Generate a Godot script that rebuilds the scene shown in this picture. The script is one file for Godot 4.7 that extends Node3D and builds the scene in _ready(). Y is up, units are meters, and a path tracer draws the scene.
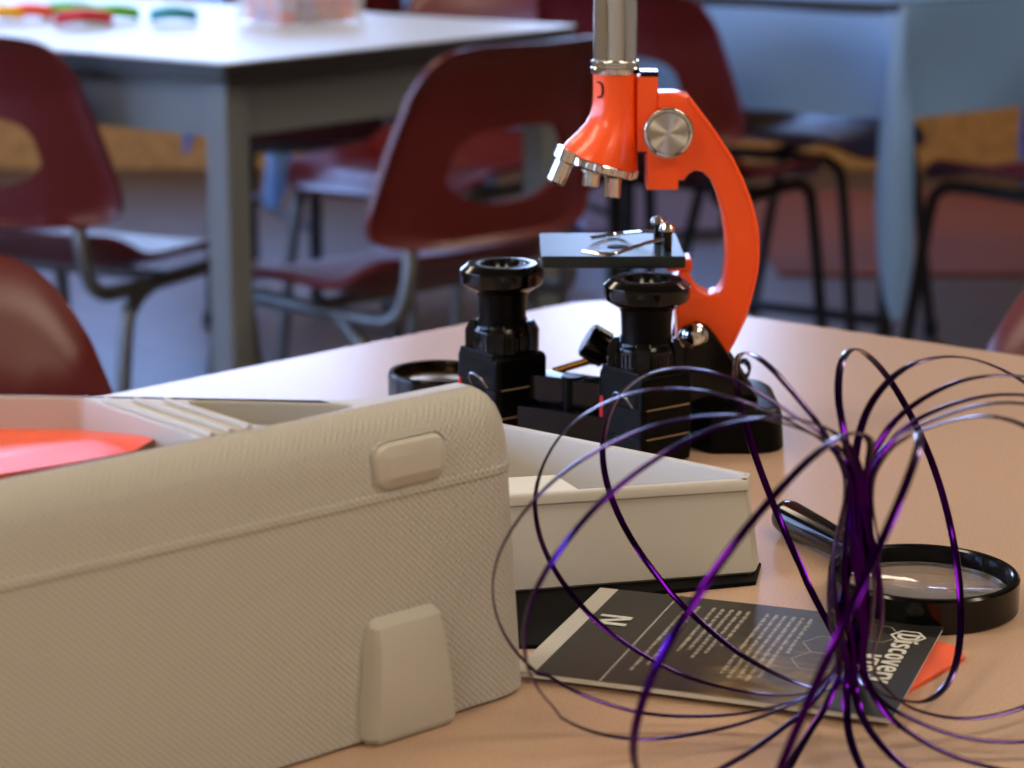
extends Node3D
# A classroom table with a toy microscope kit; other tables and chairs behind it.

const T := 0.74            # height of the table tops
const EYE := Vector3(0, 1.03, 0)
const PITCH := 13.3
const FOCAL := 2350.0      # in pixels of a 1024 x 768 frame

var M := {}
var used := {}
var rng := RandomNumberGenerator.new()


# ---------------------------------------------------------------- pixel -> place
func ray(px: float, py: float) -> Vector3:
	var v := Vector3((px - 512.0) / FOCAL, -(py - 384.0) / FOCAL, -1.0)
	return v.rotated(Vector3.RIGHT, deg_to_rad(-PITCH))

func at_y(px: float, py: float, h: float) -> Vector3:
	var r := ray(px, py)
	return EYE + r * ((h - EYE.y) / r.y)

func at_z(px: float, py: float, z: float) -> Vector3:
	var r := ray(px, py)
	return EYE + r * (z / r.z)


# ---------------------------------------------------------------- geometry
class Geo:
	var v := PackedVector3Array()
	var uv := PackedVector2Array()

	func tri(a: Vector3, b: Vector3, c: Vector3) -> void:
		if (b - a).cross(c - a).length_squared() > 1e-20:
			v.append(a); v.append(b); v.append(c)

	func quad(a: Vector3, b: Vector3, c: Vector3, d: Vector3) -> void:
		tri(a, b, c); tri(a, c, d)

	func fix() -> Geo:   # turn a closed shape outside out
		var s := 0.0
		if v.is_empty():
			return self
		var o := v[0]
		for i in range(0, v.size(), 3):
			s += (v[i] - o).dot((v[i + 1] - o).cross(v[i + 2] - o))
		if s < 0.0:
			for i in range(0, v.size(), 3):
				var t := v[i + 1]
				v[i + 1] = v[i + 2]
				v[i + 2] = t
		return self

	func add(g: Geo, t := Transform3D()) -> Geo:
		for p in g.v:
			v.append(t * p)
		return self

	func moved(t: Transform3D) -> Geo:
		var g := Geo.new()
		g.add(self, t)
		return g

	func mesh(smooth_deg := 38.0) -> ArrayMesh:
		var n := v.size()
		var fn := PackedVector3Array()
		var near := {}
		for i in range(0, n, 3):
			var c := (v[i + 1] - v[i]).cross(v[i + 2] - v[i])
			fn.append(c)
			for k in 3:
				var key := (v[i + k] * 50000.0).round()
				if not near.has(key):
					near[key] = []
				near[key].append(i / 3)
		var least := cos(deg_to_rad(smooth_deg))
		var pos := PackedVector3Array()
		var nor := PackedVector3Array()
		for i in range(0, n, 3):
			var own := fn[i / 3].normalized()
			for k: int in [0, 2, 1]:
				var s := Vector3.ZERO
				for f: int in near[(v[i + k] * 50000.0).round()]:
					if fn[f].normalized().dot(own) > least:
						s += fn[f]
				pos.append(v[i + k])
				nor.append(s.normalized() if s.length() > 0.0 else own)
		var arr := []
		arr.resize(Mesh.ARRAY_MAX)
		arr[Mesh.ARRAY_VERTEX] = pos
		arr[Mesh.ARRAY_NORMAL] = nor
		if uv.size() == n:
			var uu := PackedVector2Array()
			for i in range(0, n, 3):
				uu.append(uv[i]); uu.append(uv[i + 2]); uu.append(uv[i + 1])
			arr[Mesh.ARRAY_TEX_UV] = uu
		var m := ArrayMesh.new()
		m.add_surface_from_arrays(Mesh.PRIMITIVE_TRIANGLES, arr)
		return m


func loft(rings: Array, cap := true, closed_rings := true, looped := false) -> Geo:
	var g := Geo.new()
	var k: int = rings[0].size()
	for i in rings.size() - (0 if looped else 1):
		var a = rings[i]
		var b = rings[(i + 1) % rings.size()]
		for j in k if closed_rings else k - 1:
			var j2: int = (j + 1) % k
			g.quad(a[j], a[j2], b[j2], b[j])
	if cap and not looped:
		for e in [0, rings.size() - 1]:
			var c := Vector3.ZERO
			for p: Vector3 in rings[e]:
				c += p
			c /= k
			for j in k:
				if e == 0:
					g.tri(c, rings[e][(j + 1) % k], rings[e][j])
				else:
					g.tri(c, rings[e][j], rings[e][(j + 1) % k])
	return g.fix()

func lathe(profile: Array, seg := 32) -> Geo:   # profile of Vector2(radius, y), bottom to top; closed at both ends
	var rings := []
	for p: Vector2 in profile:
		var r := PackedVector3Array()
		for j in seg:
			var a := TAU * j / seg
			r.append(Vector3(cos(a) * p.x, p.y, sin(a) * p.x))
		rings.append(r)
	return loft(rings)

func lathe_loop(profile: Array, seg := 32) -> Geo:   # closed profile: a ring with a hole
	var rings := []
	for p: Vector2 in profile:
		var r := PackedVector3Array()
		for j in seg:
			var a := TAU * j / seg
			r.append(Vector3(cos(a) * p.x, p.y, sin(a) * p.x))
		rings.append(r)
	return loft(rings, false, true, true)

func along(from: Vector3, to: Vector3) -> Transform3D:   # y axis runs from -> to
	var y := (to - from).normalized()
	var x := y.cross(Vector3(0, 0, 1))
	if x.length() < 0.01:
		x = y.cross(Vector3(1, 0, 0))
	x = x.normalized()
	return Transform3D(Basis(x, y, x.cross(y)), from)

func rod(from: Vector3, to: Vector3, r0: float, r1 := -1.0, seg := 20, bevel := 0.0) -> Geo:
	r1 = r0 if r1 < 0.0 else r1
	var l := from.distance_to(to)
	var p := [Vector2(r0 - bevel, 0), Vector2(r0, bevel), Vector2(r1, l - bevel), Vector2(r1 - bevel, l)] if bevel > 0.0 else [Vector2(r0, 0), Vector2(r1, l)]
	return lathe(p, seg).moved(along(from, to))

func inset(poly: PackedVector2Array, d: float) -> PackedVector2Array:   # counter-clockwise polygon, d > 0 moves inwards
	var out := PackedVector2Array()
	var n := poly.size()
	for i in n:
		var e0 := (poly[i] - poly[(i + n - 1) % n]).normalized()
		var e1 := (poly[(i + 1) % n] - poly[i]).normalized()
		var n0 := Vector2(-e0.y, e0.x)
		var n1 := Vector2(-e1.y, e1.x)
		var m := (n0 + n1).normalized()
		out.append(poly[i] + m * (d / maxf(0.35, m.dot(n0))))
	return out

func ccw(poly: PackedVector2Array) -> PackedVector2Array:
	if Geometry2D.is_polygon_clockwise(poly):
		poly.reverse()
	var s := 0.0
	for i in poly.size():
		s += poly[i].cross(poly[(i + 1) % poly.size()])
	if s < 0.0:
		poly.reverse()
	return poly

func rounded(pts: Array, radii, steps := 5) -> PackedVector2Array:   # rounds the corners of a polygon
	var out := PackedVector2Array()
	var n := pts.size()
	for i in n:
		var p: Vector2 = pts[i]
		var a: Vector2 = pts[(i + n - 1) % n]
		var b: Vector2 = pts[(i + 1) % n]
		var r: float = radii[i] if radii is Array else radii
		if r <= 0.0:
			out.append(p)
			continue
		var da := (a - p).normalized()
		var db := (b - p).normalized()
		var half := acos(clampf(da.dot(db), -1.0, 1.0)) / 2.0
		var cut := minf(r / tan(half), minf(a.distance_to(p), b.distance_to(p)) * 0.48)
		var p0 := p + da * cut
		var p1 := p + db * cut
		for k in steps + 1:
			var t := float(k) / steps
			out.append(p0.lerp(p, t).lerp(p.lerp(p1, t), t))
	return ccw(out)

# a prism over a plan polygon (x, z); rings of [height, inset]
func prism(plan: PackedVector2Array, levels: Array) -> Geo:
	plan = ccw(plan.duplicate())
	var g := Geo.new()
	var rings := []
	for l in levels:
		var r := PackedVector3Array()
		for p in inset(plan, l[1]):
			r.append(Vector3(p.x, l[0], p.y))
		rings.append(r)
	for i in rings.size() - 1:
		for j in plan.size():
			var j2 := (j + 1) % plan.size()
			g.quad(rings[i][j], rings[i][j2], rings[i + 1][j2], rings[i + 1][j])
	for e in [0, rings.size() - 1]:
		var flat := PackedVector2Array()
		for p: Vector3 in rings[e]:
			flat.append(Vector2(p.x, p.z))
		var idx := Geometry2D.triangulate_polygon(flat)
		for i in range(0, idx.size(), 3):
			var a: Vector3 = rings[e][idx[i]]
			var b: Vector3 = rings[e][idx[i + 1]]
			var c: Vector3 = rings[e][idx[i + 2]]
			var up := (b - a).cross(c - a).y > 0.0
			# the walls above face (outwards = left of travel is inside); caps are put to match the wall winding
			if (e == 0) == up:
				g.tri(a, b, c)
			else:
				g.tri(a, c, b)
	return g.fix()

func slab(plan: PackedVector2Array, y0: float, y1: float, bevel := 0.0) -> Geo:
	if bevel <= 0.0:
		return prism(plan, [[y0, 0.0], [y1, 0.0]])
	var b := bevel * 0.3
	return prism(plan, [[y0, bevel], [y0 + b, b], [y0 + bevel, 0.0], [y1 - bevel, 0.0], [y1 - b, b], [y1, bevel]])

func rect(w: float, d: float, r := 0.0, steps := 4) -> PackedVector2Array:
	var p := [Vector2(-w / 2, -d / 2), Vector2(w / 2, -d / 2), Vector2(w / 2, d / 2), Vector2(-w / 2, d / 2)]
	return rounded(p, r, steps) if r > 0.0 else ccw(PackedVector2Array(p))

func block(center: Vector3, size: Vector3, bevel := 0.0, r := 0.0) -> Geo:
	return slab(rect(size.x, size.z, r), -size.y / 2, size.y / 2, bevel).moved(Transform3D(Basis(), center))

# extrude a polygon drawn in the x-y plane along z
func extrude(poly: PackedVector2Array, z0: float, z1: float, bevel := 0.0) -> Geo:
	var g := slab(poly, z0, z1, bevel)      # plan x,z -> x,y ; height -> z
	var h := Geo.new()
	for p in g.v:
		h.v.append(Vector3(p.x, p.z, p.y))
	return h.fix()

func smooth_path(pts: Array, per := 8, closed := false) -> PackedVector3Array:
	var out := PackedVector3Array()
	var n := pts.size()
	for i in n if closed else n - 1:
		var p0: Vector3 = pts[(i + n - 1) % n] if closed or i > 0 else pts[0]
		var p1: Vector3 = pts[i]
		var p2: Vector3 = pts[(i + 1) % n]
		var p3: Vector3 = pts[(i + 2) % n] if closed or i + 2 < n else pts[n - 1]
		for k in per:
			out.append(p1.cubic_interpolate(p2, p0, p3, float(k) / per))
	if not closed:
		out.append(pts[n - 1])
	return out

func tube(path: PackedVector3Array, r: float, sides := 8, closed := false) -> Geo:
	var rings := []
	var n := path.size()
	var side := Vector3.ZERO
	for i in n:
		var d := path[(i + 1) % n if closed else mini(i + 1, n - 1)] - path[(i + n - 1) % n if closed else maxi(i - 1, 0)]
		d = d.normalized()
		if side == Vector3.ZERO:
			side = d.cross(Vector3.UP if absf(d.y) < 0.9 else Vector3.RIGHT).normalized()
		side = (side - d * side.dot(d)).normalized()
		var up := d.cross(side)
		var ring := PackedVector3Array()
		for j in sides:
			var a := TAU * j / sides
			ring.append(path[i] + (side * cos(a) + up * sin(a)) * r)
		rings.append(ring)
	return loft(rings, not closed, true, closed)


# ---------------------------------------------------------------- things
func numbered(called: String) -> String:
	if not used.has(called):
		used[called] = 0
		return called
	used[called] += 1
	return "%s_%03d" % [called, used[called]]

func describe(o: Node, label: String, category: String, group := "") -> void:
	o.set_meta("label", label)
	o.set_meta("category", category)
	if group:
		o.set_meta("group", group)

func thing(called: String, label: String, category: String, at := Vector3.ZERO, turn := 0.0, group := "") -> Node3D:
	var o := Node3D.new()
	o.name = numbered(called)
	add_child(o)
	o.position = at
	o.rotation.y = turn
	describe(o, label, category, group)
	return o

func part(called: String, g, m: Material, parent: Node, label := "", smooth := 38.0) -> MeshInstance3D:
	var o := MeshInstance3D.new()
	o.name = called if parent != self else numbered(called)
	o.mesh = g.mesh(smooth) if g is Geo else g
	o.material_override = m
	parent.add_child(o, true)
	if label:
		o.set_meta("label", label)
	return o

func struct(called: String, g, m: Material, label := "", category := "") -> MeshInstance3D:
	var o := part(called, g, m, self)
	o.set_meta("kind", "structure")
	if label:
		describe(o, label, category)
	return o


# ---------------------------------------------------------------- materials
func mat(c: Color, rough := 0.5, metal := 0.0) -> StandardMaterial3D:
	var m := StandardMaterial3D.new()
	m.albedo_color = c
	m.roughness = rough
	m.metallic = metal
	return m

func noise_tex(freq: float, stops: Array, seed_ := 1, size := 512, octaves := 4) -> NoiseTexture2D:
	var n := FastNoiseLite.new()
	n.noise_type = FastNoiseLite.TYPE_SIMPLEX_SMOOTH
	n.frequency = freq
	n.seed = seed_
	n.fractal_octaves = octaves
	var t := NoiseTexture2D.new()
	t.width = size
	t.height = size
	t.seamless = true
	t.noise = n
	var r := Gradient.new()
	r.offsets = PackedFloat32Array(stops.map(func(s): return s[0]))
	r.colors = PackedColorArray(stops.map(func(s): return s[1]))
	t.color_ramp = r
	return t

func triplanar(m: StandardMaterial3D, scale: float, world := false) -> StandardMaterial3D:
	m.uv1_triplanar = true
	m.uv1_world_triplanar = world
	m.uv1_scale = Vector3.ONE * scale
	return m

func weave_height() -> ImageTexture:   # fine diamond knurl of the case plastic
	var s := 128
	var im := Image.create(s, s, false, Image.FORMAT_RGB8)
	for y in s:
		for x in s:
			var a := sin(TAU * (x + y) * 8.0 / s)
			var b := sin(TAU * (x - y) * 8.0 / s)
			var h := 0.5 + 0.25 * a + 0.25 * b
			im.set_pixel(x, y, Color(h, h, h))
	return ImageTexture.create_from_image(im)

func materials() -> void:
	var w := Color.WHITE
	var m: StandardMaterial3D
	# speckled laminate
	m = mat(Color(0.775, 0.65, 0.55), 0.3)
	m.metallic_specular = 0.55
	m.albedo_texture = noise_tex(0.22, [[0.0, Color(0.86, 0.84, 0.82)], [0.45, Color(0.97, 0.965, 0.96)], [0.75, w], [1.0, Color(0.92, 0.9, 0.88)]], 3, 512, 3)
	M.laminate = triplanar(m, 6.0)
	M.edge_dark = mat(Color(0.10, 0.10, 0.11), 0.5)
	m = mat(Color(0.74, 0.75, 0.75), 0.4)
	M.white_top = m
	M.grey_steel = mat(Color(0.42, 0.44, 0.45), 0.45)
	M.tan_end = mat(Color(0.70, 0.47, 0.28), 0.6)
	# case
	m = mat(Color(0.70, 0.688, 0.66), 0.5)
	m.heightmap_enabled = true
	m.heightmap_texture = weave_height()
	m.heightmap_scale = 0.045
	M.case = triplanar(m, 50.0)
	M.case_smooth = mat(Color(0.72, 0.705, 0.67), 0.45)
	M.white_plastic = mat(Color(0.76, 0.74, 0.70), 0.45)
	M.paper = mat(Color(0.84, 0.84, 0.82), 0.8)
	M.orange = mat(Color(1.0, 0.33, 0.05), 0.36)
	M.orange.clearcoat_enabled = true
	M.orange.clearcoat = 0.3
	M.orange.clearcoat_roughness = 0.1
	M.orange_card = mat(Color(0.93, 0.36, 0.20), 0.5)
	M.black = mat(Color(0.018, 0.018, 0.02), 0.3)
	M.black.metallic_specular = 0.22
	M.black_gloss = mat(Color(0.015, 0.015, 0.017), 0.13)
	M.black_gloss.metallic_specular = 0.42
	M.black_matte = mat(Color(0.02, 0.02, 0.022), 0.6)
	M.black_matte.metallic_specular = 0.2
	M.stage = mat(Color(0.05, 0.10, 0.10), 0.36)
	M.chrome = mat(Color(0.85, 0.85, 0.84), 0.06, 1.0)
	m = mat(Color(0.80, 0.79, 0.76), 0.45, 1.0)
	m.anisotropy_enabled = true
	m.anisotropy = 0.92
	M.spun = m
	M.brass = mat(Color(0.80, 0.60, 0.30), 0.25, 1.0)
	M.tin = mat(Color(0.62, 0.64, 0.68), 0.25, 1.0)
	M.tan_glint = mat(Color(0.62, 0.52, 0.40), 0.4)  # colour of the highlights painted on the barrel grooves
	M.red = mat(Color(0.75, 0.04, 0.07), 0.4)
	m = mat(Color(0.21, 0.022, 0.35), 0.16, 1.0)
	M.purple = m
	m = mat(Color(1, 1, 1, 0.06), 0.03)
	m.refraction_enabled = true
	m.refraction_scale = 0.05
	M.lens = m
	m = mat(Color(0.95, 0.97, 1.0, 0.10), 0.05)
	m.transparency = BaseMaterial3D.TRANSPARENCY_ALPHA
	M.pane = m
	m = mat(Color(0.95, 0.97, 1.0, 0.22), 0.1)
	m.transparency = BaseMaterial3D.TRANSPARENCY_ALPHA
	M.clear = m
	# chairs
	m = mat(Color(0.41, 0.10, 0.105), 0.36)
	m.albedo_texture = noise_tex(0.3, [[0.0, Color(0.8, 0.8, 0.8)], [1.0, w]], 9, 256, 3)
	M.maroon = triplanar(m, 5.0)
	M.chair_tube = mat(Color(0.40, 0.41, 0.41), 0.35, 0.6)
	M.dark_tube = mat(Color(0.06, 0.06, 0.065), 0.4, 0.3)
	M.rubber = mat(Color(0.05, 0.05, 0.05), 0.7)
	# cloths
	m = mat(Color(0.45, 0.60, 0.79), 0.5)
	m.backlight_enabled = true
	m.backlight = Color(0.25, 0.35, 0.5)
	M.cloth = m
	# room
	m = mat(Color(0.43, 0.36, 0.31), 0.42)
	m.albedo_texture = noise_tex(0.02, [[0.0, Color(0.78, 0.77, 0.76)], [0.5, Color(0.93, 0.92, 0.92)], [1.0, w]], 21, 512, 5)
	M.floor = triplanar(m, 0.8, true)
	m = mat(Color(0.70, 0.36, 0.21), 0.9)
	m.albedo_texture = noise_tex(0.15, [[0.0, Color(0.8, 0.78, 0.76)], [1.0, w]], 5, 256, 4)
	M.rug = triplanar(m, 2.0)
	m = mat(Color(0.86, 0.63, 0.34), 0.55)
	m.albedo_texture = noise_tex(0.03, [[0.0, Color(0.82, 0.78, 0.72)], [1.0, w]], 7, 512, 5)
	M.ochre = triplanar(m, 1.2)
	M.wall = mat(Color(0.72, 0.66, 0.56), 0.85)
	M.ceiling = mat(Color(0.80, 0.78, 0.73), 0.9)
	M.frame = mat(Color(0.55, 0.54, 0.52), 0.5)
	m = mat(Color(1, 0.93, 0.82), 0.6)
	m.emission_enabled = true
	m.emission = Color(1.0, 0.925, 0.82)
	m.emission_energy_multiplier = 3.0
	M.diffuser = m
	M.pink = mat(Color(0.86, 0.16, 0.30), 0.4)
	M.rosy = mat(Color(0.93, 0.55, 0.58), 0.4)
	M.lilac = mat(Color(0.70, 0.66, 0.78), 0.6)
	M.yellow = mat(Color(0.95, 0.72, 0.08), 0.4)
	M.candy_orange = mat(Color(0.95, 0.33, 0.06), 0.4)
	M.green = mat(Color(0.35, 0.70, 0.12), 0.4)
	M.teal = mat(Color(0.10, 0.55, 0.60), 0.4)
	M.violet = mat(Color(0.48, 0.22, 0.58), 0.4)
	M.print = mat(Color(0.80, 0.79, 0.74), 0.45)


func _ready() -> void:
	rng.seed = 11
	# ---------------- camera, sky, light, exposure
	var cam := Camera3D.new()
	cam.name = "camera"
	cam.position = EYE
	cam.rotation_degrees = Vector3(-PITCH, 0, 0)
	cam.near = 0.02
	cam.far = 200.0
	var lens := CameraAttributesPhysical.new()
	lens.frustum_focal_length = 24.0 * FOCAL / 768.0
	lens.frustum_focus_distance = 0.93
	lens.exposure_aperture = 12.0
	cam.attributes = lens
	cam.fov = rad_to_deg(2.0 * atan(384.0 / FOCAL))
	add_child(cam)
	cam.current = true

	var env := Environment.new()
	env.background_mode = Environment.BG_SKY
	var sky := Sky.new()
	var sm := ProceduralSkyMaterial.new()
	sm.sky_top_color = Color(0.50, 0.66, 0.95)
	sm.sky_horizon_color = Color(0.80, 0.88, 1.0)
	sm.ground_bottom_color = Color(0.30, 0.31, 0.30)
	sm.ground_horizon_color = Color(0.55, 0.58, 0.6)
	sm.sky_energy_multiplier = 3.1
	sm.ground_energy_multiplier = 1.0
	sky.sky_material = sm
	env.sky = sky
	env.tonemap_mode = Environment.TONE_MAPPER_LINEAR
	env.tonemap_exposure = 1.06
	env.sdfgi_enabled = true
	env.ssao_enabled = true
	env.ssil_enabled = true
	var we := WorldEnvironment.new()
	we.name = "environment"
	we.environment = env
	add_child(we)

	materials()
	room()
	ceiling_lights()
	main_table()
	back_table()
	cloth_tables()
	chairs()
	kit_case()
	white_box()
	microscope()
	binoculars()
	dish()
	magnifier()
	booklet()
	spring()
	small_things()


# ---------------------------------------------------------------- setting
const X0 := -4.2
const X1 := 4.6
const Z0 := -7.3
const Z1 := 2.6
const H := 2.8

func room() -> void:
	var cx := (X0 + X1) / 2
	var cz := (Z0 + Z1) / 2
	struct("floor", block(Vector3(cx, -0.1, cz), Vector3(X1 - X0 + 0.4, 0.2, Z1 - Z0 + 0.4)), M.floor, "brown worn vinyl classroom floor", "floor")
	struct("ceiling", block(Vector3(cx, H + 0.1, cz), Vector3(X1 - X0 + 0.4, 0.2, Z1 - Z0 + 0.4)), M.ceiling, "plain cream ceiling of the classroom", "ceiling")
	wall_with_windows("wall_left", "cream side wall with tall windows beside the white table", Transform3D(Basis(Vector3.UP, PI / 2), Vector3(X0 - 0.1, 0, 0)), -Z1, -Z0, 0.85, 2.5, [[-1.2, 1.9], [2.3, 5.4]], 1, ["wide side window facing the kit table", "wide side window facing the white table"])
	struct("wall_right", block(Vector3(X1 + 0.1, H / 2, cz), Vector3(0.2, H, Z1 - Z0 + 0.4)), M.wall, "cream painted side wall facing the window wall corner", "wall")
	struct("wall_front", block(Vector3(cx, H / 2, Z1 + 0.1), Vector3(X1 - X0, H, 0.2)), M.wall, "cream painted wall behind the kit table", "wall")
	wall_with_windows("wall_back", "far wall with windows above ochre panels", Transform3D(Basis(), Vector3(0, 0, Z0 - 0.1)), X0, X1, 0.95, 2.5, [[-3.6, -0.42], [0.0, 0.85]], 3, ["wide window over the ochre panels", "narrow window over the ochre panels"])
	# ochre panels under the windows
	for k in 8:
		var pw := (X1 - X0) / 8.0
		struct("trim_%d" % (k + 1), block(Vector3(X0 + pw * (k + 0.5), 0.47, Z0 + 0.012), Vector3(pw - 0.012, 0.90, 0.024), 0.004), M.ochre, "ochre wooden panel under the far windows", "panel")
		get_child(get_child_count() - 1).set_meta("group", "ochre panels under the far windows")
	struct("baseboard_back", block(Vector3(cx, 0.04, Z0 + 0.03), Vector3(X1 - X0, 0.08, 0.03), 0.003), M.ochre, "ochre baseboard along the far wall", "baseboard")

# a wall along its own x axis from x0 to x1, with openings from sill to top
func wall_with_windows(called: String, label: String, place: Transform3D, x0: float, x1: float, sill: float, top: float, holes: Array, first: int, labels: Array) -> void:
	var back := Geo.new()
	back.add(block(Vector3((x0 + x1) / 2, sill / 2, 0), Vector3(x1 - x0, sill, 0.2)))
	back.add(block(Vector3((x0 + x1) / 2, (top + H) / 2, 0), Vector3(x1 - x0, H - top, 0.2)))
	var from := x0
	for h in holes + [[x1, x1]]:
		back.add(block(Vector3((from + h[0]) / 2, (sill + top) / 2, 0), Vector3(h[0] - from, top - sill, 0.2)))
		from = h[1]
	struct(called, back.moved(place), M.wall, label, "wall")
	for n in holes.size():
		var h: Array = holes[n]
		var wd: float = h[1] - h[0]
		var hh := top - sill
		var w := Node3D.new()
		w.name = "window_%d" % (first + n)
		w.transform = place * Transform3D(Basis(), Vector3((h[0] + h[1]) / 2, (sill + top) / 2, 0))
		add_child(w)
		w.set_meta("kind", "structure")
		describe(w, labels[n], "window")
		for s in [-1, 1]:
			part("frame_rail", block(Vector3(0, s * (hh / 2 - 0.03), 0), Vector3(wd, 0.06, 0.08)), M.frame, w)
			part("frame_stile", block(Vector3(s * (wd / 2 - 0.03), 0, 0), Vector3(0.06, hh - 0.12, 0.08)), M.frame, w)
		var bays := maxi(1, roundi(wd / 1.1))
		for k in bays - 1:
			part("mullion", block(Vector3(-wd / 2 + wd * (k + 1) / bays, 0, 0), Vector3(0.05, hh - 0.12, 0.06)), M.frame, w)
		for k in bays:
			part("pane", block(Vector3(-wd / 2 + wd * (k + 0.5) / bays, 0, 0), Vector3(wd / bays - 0.05, hh - 0.12, 0.006)), M.pane, w)

func ceiling_lights() -> void:
	var spots := [Vector3(-1.6, H, -0.6), Vector3(1.5, H, -0.6), Vector3(-1.6, H, -3.4), Vector3(1.5, H, -3.4), Vector3(-1.6, H, 1.4), Vector3(1.5, H, 1.4)]
	var where := ["over the kit table, by the near side wall", "over the kit table, by the far side wall", "over the bare white table", "over the blue covered table", "behind the kit table, by the near side wall", "behind the kit table, by the far side wall"]
	for i in spots.size():
		var t := thing("ceiling_light", "flat rectangular ceiling light " + where[i], "light", spots[i] - Vector3(0, 0.06, 0), 0.0, "ceiling light panels")
		part("housing", block(Vector3(0, 0.035, 0), Vector3(1.24, 0.05, 0.64), 0.004), M.frame, t)
		part("diffuser", block(Vector3(0, 0.004, 0), Vector3(1.18, 0.012, 0.58), 0.002), M.diffuser, t)
		var l := AreaLight3D.new()
		l.name = "panel_glow"
		l.area_size = Vector2(1.16, 0.56)
		l.light_color = Color(1.0, 0.925, 0.82)
		l.light_energy = 2.2
		l.area_range = 14.0
		l.area_attenuation = 2.0
		l.shadow_enabled = true
		l.rotation_degrees.x = -90
		l.position.y = -0.012
		t.add_child(l)


# ---------------------------------------------------------------- tables
func main_table() -> void:
	var t := thing("classroom_table", "pale beige laminate table carrying the microscope kit", "table", Vector3(0.06, 0, -1.475))
	var e1 := Vector2(-0.71, 0.704)
	var e2 := Vector2(0.79, 0.613)
	var plan := rounded([Vector2.ZERO, e2 * 1.45, e2 * 1.45 + e1 * 1.15, e1 * 1.15], 0.055, 8)
	part("tabletop", slab(plan, T - 0.022, T, 0.002), M.laminate, t)
	part("edge_band", slab(inset(ccw(plan.duplicate()), 0.004), T - 0.026, T - 0.0221, 0.0), M.edge_dark, t)
	var c := e2 * 0.725 + e1 * 0.575
	for s in [[0.09, 0.09], [1.36, 0.09], [0.09, 1.06], [1.36, 1.06]]:
		var p: Vector2 = e2 * s[0] + e1 * s[1]
		part("leg", block(Vector3(p.x, (T - 0.026) / 2, p.y), Vector3(0.05, T - 0.026, 0.05), 0.003, 0.008), M.grey_steel, t)
	for s in [[0.09, 0.09, 1.36, 0.09], [0.09, 1.06, 1.36, 1.06], [0.09, 0.09, 0.09, 1.06], [1.36, 0.09, 1.36, 1.06]]:
		var p: Vector2 = e2 * s[0] + e1 * s[1]
		var q: Vector2 = e2 * s[2] + e1 * s[3]
		var g := block(Vector3.ZERO, Vector3(0.07, p.distance_to(q) - 0.05, 0.02))
		part("apron", g.moved(along(Vector3(p.x, 0, p.y), Vector3(q.x, 0, q.y)).translated_local(Vector3(0, p.distance_to(q) / 2, 0)).translated(Vector3(0, T - 0.065, 0))), M.grey_steel, t)

func back_table() -> void:
	var k := at_y(226, 63, T)
	var t := thing("work_table", "white topped table with dark edge and grey steel legs", "table", Vector3(k.x, 0, k.z))
	var e1 := Vector2(-0.80, -0.60)
	var e2 := Vector2(0.62, -0.785)
	var plan := rounded([Vector2.ZERO, e2 * 0.75, e2 * 0.75 + e1 * 1.5, e1 * 1.5], 0.012, 3)
	part("tabletop", slab(plan, T - 0.003, T, 0.001), M.white_top, t)
	part("edge_band", slab(plan, T - 0.026, T - 0.003, 0.001), M.edge_dark, t)
	for s in [[0.04, 0.04], [0.71, 0.04], [0.04, 1.46], [0.71, 1.46]]:
		var p: Vector2 = e2 * s[0] + e1 * s[1]
		part("leg", block(Vector3.ZERO, Vector3(0.042, T - 0.026 - 0.07, 0.042), 0.003, 0.006).moved(Transform3D(Basis(Vector3.UP, 0.9), Vector3(p.x, (T - 0.026 + 0.07) / 2, p.y))), M.grey_steel, t)
		part("foot", block(Vector3.ZERO, Vector3(0.042, 0.07, 0.042), 0.003, 0.006).moved(Transform3D(Basis(Vector3.UP, 0.9), Vector3(p.x, 0.035, p.y))), M.tan_end, t, "tan lower end of the leg")  # bottom stretch of each leg coloured tan
	for s in [[0.04, 0.04, 0.71, 0.04], [0.04, 1.46, 0.71, 1.46], [0.04, 0.04, 0.04, 1.46], [0.71, 0.04, 0.71, 1.46]]:
		var p: Vector2 = e2 * s[0] + e1 * s[1]
		var q: Vector2 = e2 * s[2] + e1 * s[3]
		var g := block(Vector3.ZERO, Vector3(0.075, p.distance_to(q) - 0.04, 0.02))
		part("apron", g.moved(along(Vector3(p.x, 0, p.y), Vector3(q.x, 0, q.y)).translated_local(Vector3(0, p.distance_to(q) / 2, 0)).translated(Vector3(0, T - 0.064, 0))), M.grey_steel, t)

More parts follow.
